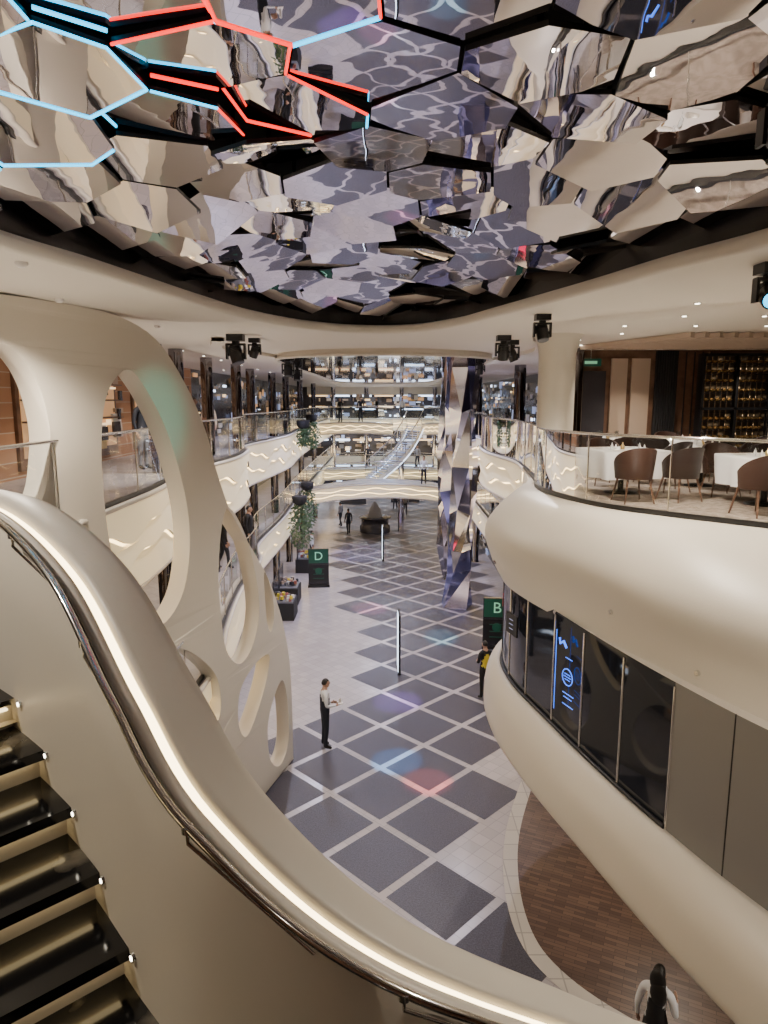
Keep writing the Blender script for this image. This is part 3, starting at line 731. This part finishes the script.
# ------------------------------------------------------------------ PEOPLE
def person(name,x,y,z,rz,H=1.75,top='blackcloth',arm=None,legs='blackcloth',skin='skin',hair='hair',pose={},long=False,fore=None):
    J={'pel':(0,0,.95),'sp':(0,0,1.10),'ch':(0,.0,1.30),'nb':(0,-.01,1.45),'nk':(0,0,1.54),'hd':(0,.015,1.62)}
    for s_,k in((-1,'L'),(1,'R')):
        J['sh'+k]=(s_*.175,-.01,1.42);J['el'+k]=(s_*.235,-.03,1.15);J['wr'+k]=(s_*.25,.05,.90);J['pa'+k]=(s_*.25,.075,.83)
        J['hp'+k]=(s_*.085,0,.90);J['kn'+k]=(s_*.10,.01,.50);J['an'+k]=(s_*.11,-.03,.09);J['he'+k]=(s_*.11,-.05,.04);J['to'+k]=(s_*.13,.13,.032)
    J.update(pose)
    R={'pel':.135,'sp':.12,'ch':.135,'nb':.085,'nk':.055,'hd':.06}
    for k in'LR': R.update({'sh'+k:.062,'el'+k:.046,'wr'+k:.028,'pa'+k:.03,'hp'+k:.098,'kn'+k:.064,'an'+k:.045,'he'+k:.04,'to'+k:.034})
    arm=arm or top; fore=fore or arm
    E=[('pel','sp',top),('sp','ch',top),('ch','nb',top),('nb','nk',skin),('nk','hd',skin)]
    for k in'LR':
        E+=[('nb','sh'+k,arm),('sh'+k,'el'+k,arm),('el'+k,'wr'+k,fore),('wr'+k,'pa'+k,skin),('pel','hp'+k,legs),('hp'+k,'kn'+k,legs),('kn'+k,'an'+k,legs),('an'+k,'he'+k,'shoe'),('an'+k,'to'+k,'shoe')]
    names=list(J); vs=[Vector(J[n]) for n in names]; rad=[R[n] for n in names]; ed=[(names.index(a),names.index(b_)) for a,b_,_ in E]; segs=[(Vector(J[a]),Vector(J[b_]),m) for a,b_,m in E]
    roots=[names.index('pel')]
    for k,s_ in(('L',-1),('R',1)):
        w=Vector(J['wr'+k]);p=Vector(J['pa'+k]); d=(p-w).normalized(); side=Vector((0,1,0)) if abs(d.y)<.8 else Vector((0,0,1)); side=(side-d*side.dot(d)).normalized(); inn=d.cross(side)
        if inn.x*s_>0: inn=-inn
        for f_,l in enumerate((.066,.078,.072,.056)):
            o0=p+side*(.024-.0165*f_); i=len(vs); vs+=[o0-d*.01,o0+d*.03,o0+d*(.03+l*.5)+inn*.012,o0+d*(.03+l*.85)+inn*.034]; rad+=[.010,.0095,.009,.0075]; ed+=[(i,i+1),(i+1,i+2),(i+2,i+3)]; roots.append(i); segs+=[(vs[i],vs[i+3],skin)]
        i=len(vs); o0=w.lerp(p,.55)+side*.018; vs+=[o0,o0+side*.028+d*.022,o0+side*.036+d*.055+inn*.01]; rad+=[.012,.0105,.0085]; ed+=[(i,i+1),(i+1,i+2)]; roots.append(i); segs+=[(vs[i],vs[i+2],skin)]
    me=bpy.data.meshes.new("tmp"); me.from_pydata([tuple(v) for v in vs],ed,[]); o=bpy.data.objects.new("tmp",me); COL.objects.link(o)
    md=o.modifiers.new("s",'SKIN'); md.use_smooth_shade=True
    for i,r in enumerate(rad):
        sv=me.skin_vertices[0].data[i]; sv.radius=(r,r); sv.use_root=(i in roots)
    o.modifiers.new("ss",'SUBSURF').levels=2
    dg=bpy.context.evaluated_depsgraph_get(); ev=o.evaluated_get(dg); m2=ev.to_mesh()
    b=B(name); pv=[v.co.copy() for v in m2.vertices]
    groups={}
    for f in m2.polygons:
        c=f.center; best=None;bd=9
        for a,e,mm in segs:
            ab=e-a; t=max(0,min(1,(c-a).dot(ab)/max(1e-9,ab.length_squared))); dd=(c-(a+ab*t)).length
            if dd<bd: bd=dd;best=mm
        if c.z<.93 and best==top and abs(c.x)<.2: best=legs
        groups.setdefault(best,[]).append(tuple(f.vertices))
    for p in pv: b.v.append(p)
    for k_,fs in groups.items():
        i=b.mi(k_)
        for f in fs: b.f.append(list(f)); b.m.append(i); b.sm.append(True)
    ev.to_mesh_clear(); bpy.data.objects.remove(o); bpy.data.meshes.remove(me)
    h=Vector(J['hd'])+Vector((0,.015,.035))
    b.ell(h,(.074,.092,.112),skin,18,12); b.ell(h+Vector((0,.02,-.055)),(.055,.068,.06),skin,14,8)
    b.ell(h+Vector((0,.095,-.012)),(.012,.018,.024),skin,8,6)
    for s_ in(-1,1):
        b.ell(h+Vector((s_*.076,-.005,-.01)),(.012,.02,.032),skin,8,6); b.ell(h+Vector((s_*.028,.080,.012)),(.013,.010,.007),'white',8,5); b.ell(h+Vector((s_*.028,.087,.012)),(.006,.006,.006),'hair',6,4); b.box(h+Vector((s_*.028,.086,.032)),(.032,.01,.006),hair)
    b.ell(h+Vector((0,.083,-.052)),(.024,.008,.007),'redlip',8,5)
    rows=[]
    for i in range(8):
        ph=math.radians(95*i/7); rows.append([])
        for j in range(20):
            t=2*math.pi*j/20; lim=1.0 if math.sin(t)<.2 else .62
            pp=ph*lim; rows[-1].append(h+Vector((.083*math.sin(pp)*math.cos(t),.101*math.sin(pp)*math.sin(t)-.006,.124*math.cos(pp))))
    b.loft(rows,hair,True,None,True)
    if long:
        b.ell(h+Vector((0,-.065,-.07)),(.105,.07,.18),hair,14,10); b.ell(h+Vector((.02,-.10,-.24)),(.11,.06,.20),'hair',14,10)
    sc=H/1.77; ob=b.done(loc=(x,y,z),rz=rz); ob.scale=(sc,sc,sc); return ob
hold={'elR':(.24,-.02,1.16),'wrR':(.20,.22,1.14),'paR':(.19,.29,1.16)}
hold2={'elL':(-.24,-.02,1.16),'wrL':(-.14,.20,1.08),'paL':(-.11,.26,1.09)}
wlk={'knR':(.10,.10,.50),'anR':(.11,.12,.09),'heR':(.11,.10,.04),'toR':(.12,.28,.032),'knL':(-.10,-.02,.50),'anL':(-.11,-.20,.10),'heL':(-.11,-.22,.05),'toL':(-.12,-.04,.032)}
p=person("waiter",-1.47,15.95,0,math.radians(-70),1.82,top='navy',arm='shirt',legs='navy',pose={**hold,**hold2})
b=B("napkin_and_glass"); b.box((0,0,0),(.16,.12,.02),'white'); b.lathe([(.0,.01),(.03,.012),(.03,.10)],(0,0,0),'white',10)
t=b.done(loc=(.19,.33,1.19)); t.parent=p
person("guest_in_yellow_jacket",2.93,18.84,0,math.radians(25),1.74,top='yellow',arm='blackcloth',legs='blackcloth',pose={**hold,**hold2})
person("officer",-4.35,21.6,3.5,math.radians(-95),1.78,legs='blackcloth')
person("guest",-4.9,20.4,3.5,math.radians(-60),1.72,legs='navy',pose=wlk)
person("guest",-5.1,18.4,7.0,math.radians(-80),1.68,top='blackcloth',skin='skin2',hair='hairb',pose=hold)
person("guest",-5.6,15.9,7.0,math.radians(-110),1.72,top='navy',legs='grey')
person("guest",-5.5,21.6,7.0,math.radians(180),1.6,top='beige',legs='navy')
for x,y,z,r,tp,w in((1.16,45.0,0,0,'shirt',1),(1.6,51,0,3,'grey',0),(-3.9,36.0,0,-1.6,'shirt',0),(-1.6,47.2,7.12,3.1,'navy',0),(-3.0,46.5,0,1,'grey',1),(-.6,57,7.1,2,'blackcloth',0),(1.5,57,7.1,3,'shirt',1),(-3.0,47.3,7.08,2.6,'blackcloth',0),(2.5,51,3.6,2.6,'grey',1),(-2.3,43.5,0,.4,'navy',1),(.9,54,0,2.9,'beige',1),(-1.2,51,3.62,3.0,'navy',0),(2.3,39.3,3.75,3.0,'shirt',1)):
    person("guest",x,y,z,r,1.7,top=tp,legs='navy',pose=wlk if w else {})
person("guest_with_dark_hair",3.42,7.45,0,math.radians(-35),1.66,top='blackcloth',arm='shirt',legs='blackcloth',hair='hair',long=True,pose=hold)

# ------------------------------------------------------------------ LIGHTS
G=.82
def spot(x,y,z,e,col=(1,.875,.71),ang=120,blend=.6,r=.025,tgt=None):
    l=bpy.data.lights.new("spot",'SPOT'); l.energy=e*G; l.color=col; l.spot_size=math.radians(ang); l.spot_blend=blend; l.shadow_soft_size=r
    o=bpy.data.objects.new("spot_lamp",l); COL.objects.link(o); o.location=(x,y,z)
    if tgt: o.rotation_euler=(Vector(tgt)-Vector((x,y,z))).to_track_quat('-Z','Y').to_euler()
for y in(9,14.5,20,27): spot(-5.6,y,9.7,260)
for y in(8,13.5): 
    for x in(4.8,8.2): spot(x,y,9.72,280,ang=140)
spot(6,15.6,9.7,180); spot(5.4,25,9.7,200,(.85,.88,1)); spot(8.3,15.6,9.6,110)
for y in(10,18,28): spot(-5.4,y,6.25,190); spot(-5.0,y+2,2.65,140)
for y in(21,34): spot(5.2,y,6.8,150); spot(5.0,y+2,2.75,100)
spot(5,10.5,2.66,180,ang=150); spot(4.6,6.5,2.66,100,ang=150)
def up(x,y,z,e,col=(1,.87,.70)): spot(x,y,z,e,col,150,.8,.02,(x,y,z+2))  # uplights added along the deck edges to brighten the ceiling, no fixtures modelled
up(-3.75,7.5,7.25,120); up(-3.85,12.5,7.25,120); up(2.75,12.1,7.15,70); up(3.6,9.6,7.15,80); up(-4.0,19,7.25,130); up(3.05,20.5,7.25,120,(.9,.88,1)); up(-2.6,4.6,8.0,60); up(4.9,8.2,7.15,60)
for x,y,e,c in((-3.7,7,780,(1,.87,.71)),(3.4,9.0,760,(1,.87,.71)),(-3.6,2.5,340,(1,.88,.73)),(3.9,2.5,560,(1,.88,.73)),(-2.9,15,850,(1,.89,.80)),(2.9,15.2,750,(1,.90,.84)),
   (-2.6,22,1000,(.90,.86,1)),(2.6,22,1000,(.78,.76,1)),(-3.2,30,1500,(.68,.69,1)),(3.2,30,1500,(.62,.64,1)),(0,38.0,2000,(.68,.72,1)),(0,50,2800,(.85,.9,1)),(0,60,2600,(.93,.95,1)),(0,-4.4,250,(1,.88,.73))):
    spot(x,y,9.6,e,c,150,.5,.03)
spot(2.2,13.4,9.3,9000,(1,.10,.10),8,.6,.05,(1.0,14.4,0)); spot(-2.6,13.2,9.3,11000,(.03,.45,1),8,.6,.05,(.3,15.3,0))
spot(2.4,14.2,9.3,16000,(.1,.8,1),6,.6,.05,(2.1,24,0)); spot(2.9,21,9.3,15000,(1,.15,.4),8,.6,.05,(-.6,27.5,0)); spot(-2.8,20,9.3,18000,(.1,.4,1),8,.6,.05,(1.8,31,0)); spot(-3,24,9.3,15000,(.1,1,.6),7,.6,.05,(-3.0,33.5,0))
spot(2.9,21.4,9.3,10000,(.5,.2,1),9,.6,.05,(.4,18.6,0)); spot(-2.9,24.4,9.3,16000,(.3,.25,1),12,.6,.05,(-1.5,38,0))
spot(3.2,7,9.5,900,(.1,.9,.7),14,.8,.05,(-3.5,10.6,8.3))
W_=bpy.data.worlds.new("world"); S.world=W_; W_.use_nodes=True; W_.node_tree.nodes["Background"].inputs[0].default_value=(.8,.8,.9,1); W_.node_tree.nodes["Background"].inputs[1].default_value=.15

# ------------------------------------------------------------------ CAMERA
cd=bpy.data.cameras.new("camera"); cd.sensor_fit='VERTICAL'; cd.sensor_height=36; cd.lens=24; cd.clip_start=.05; cd.clip_end=300
co=bpy.data.objects.new("camera",cd); COL.objects.link(co); co.location=(0,0,8.6); co.rotation_euler=(math.radians(90-9.3),0,0); S.camera=co
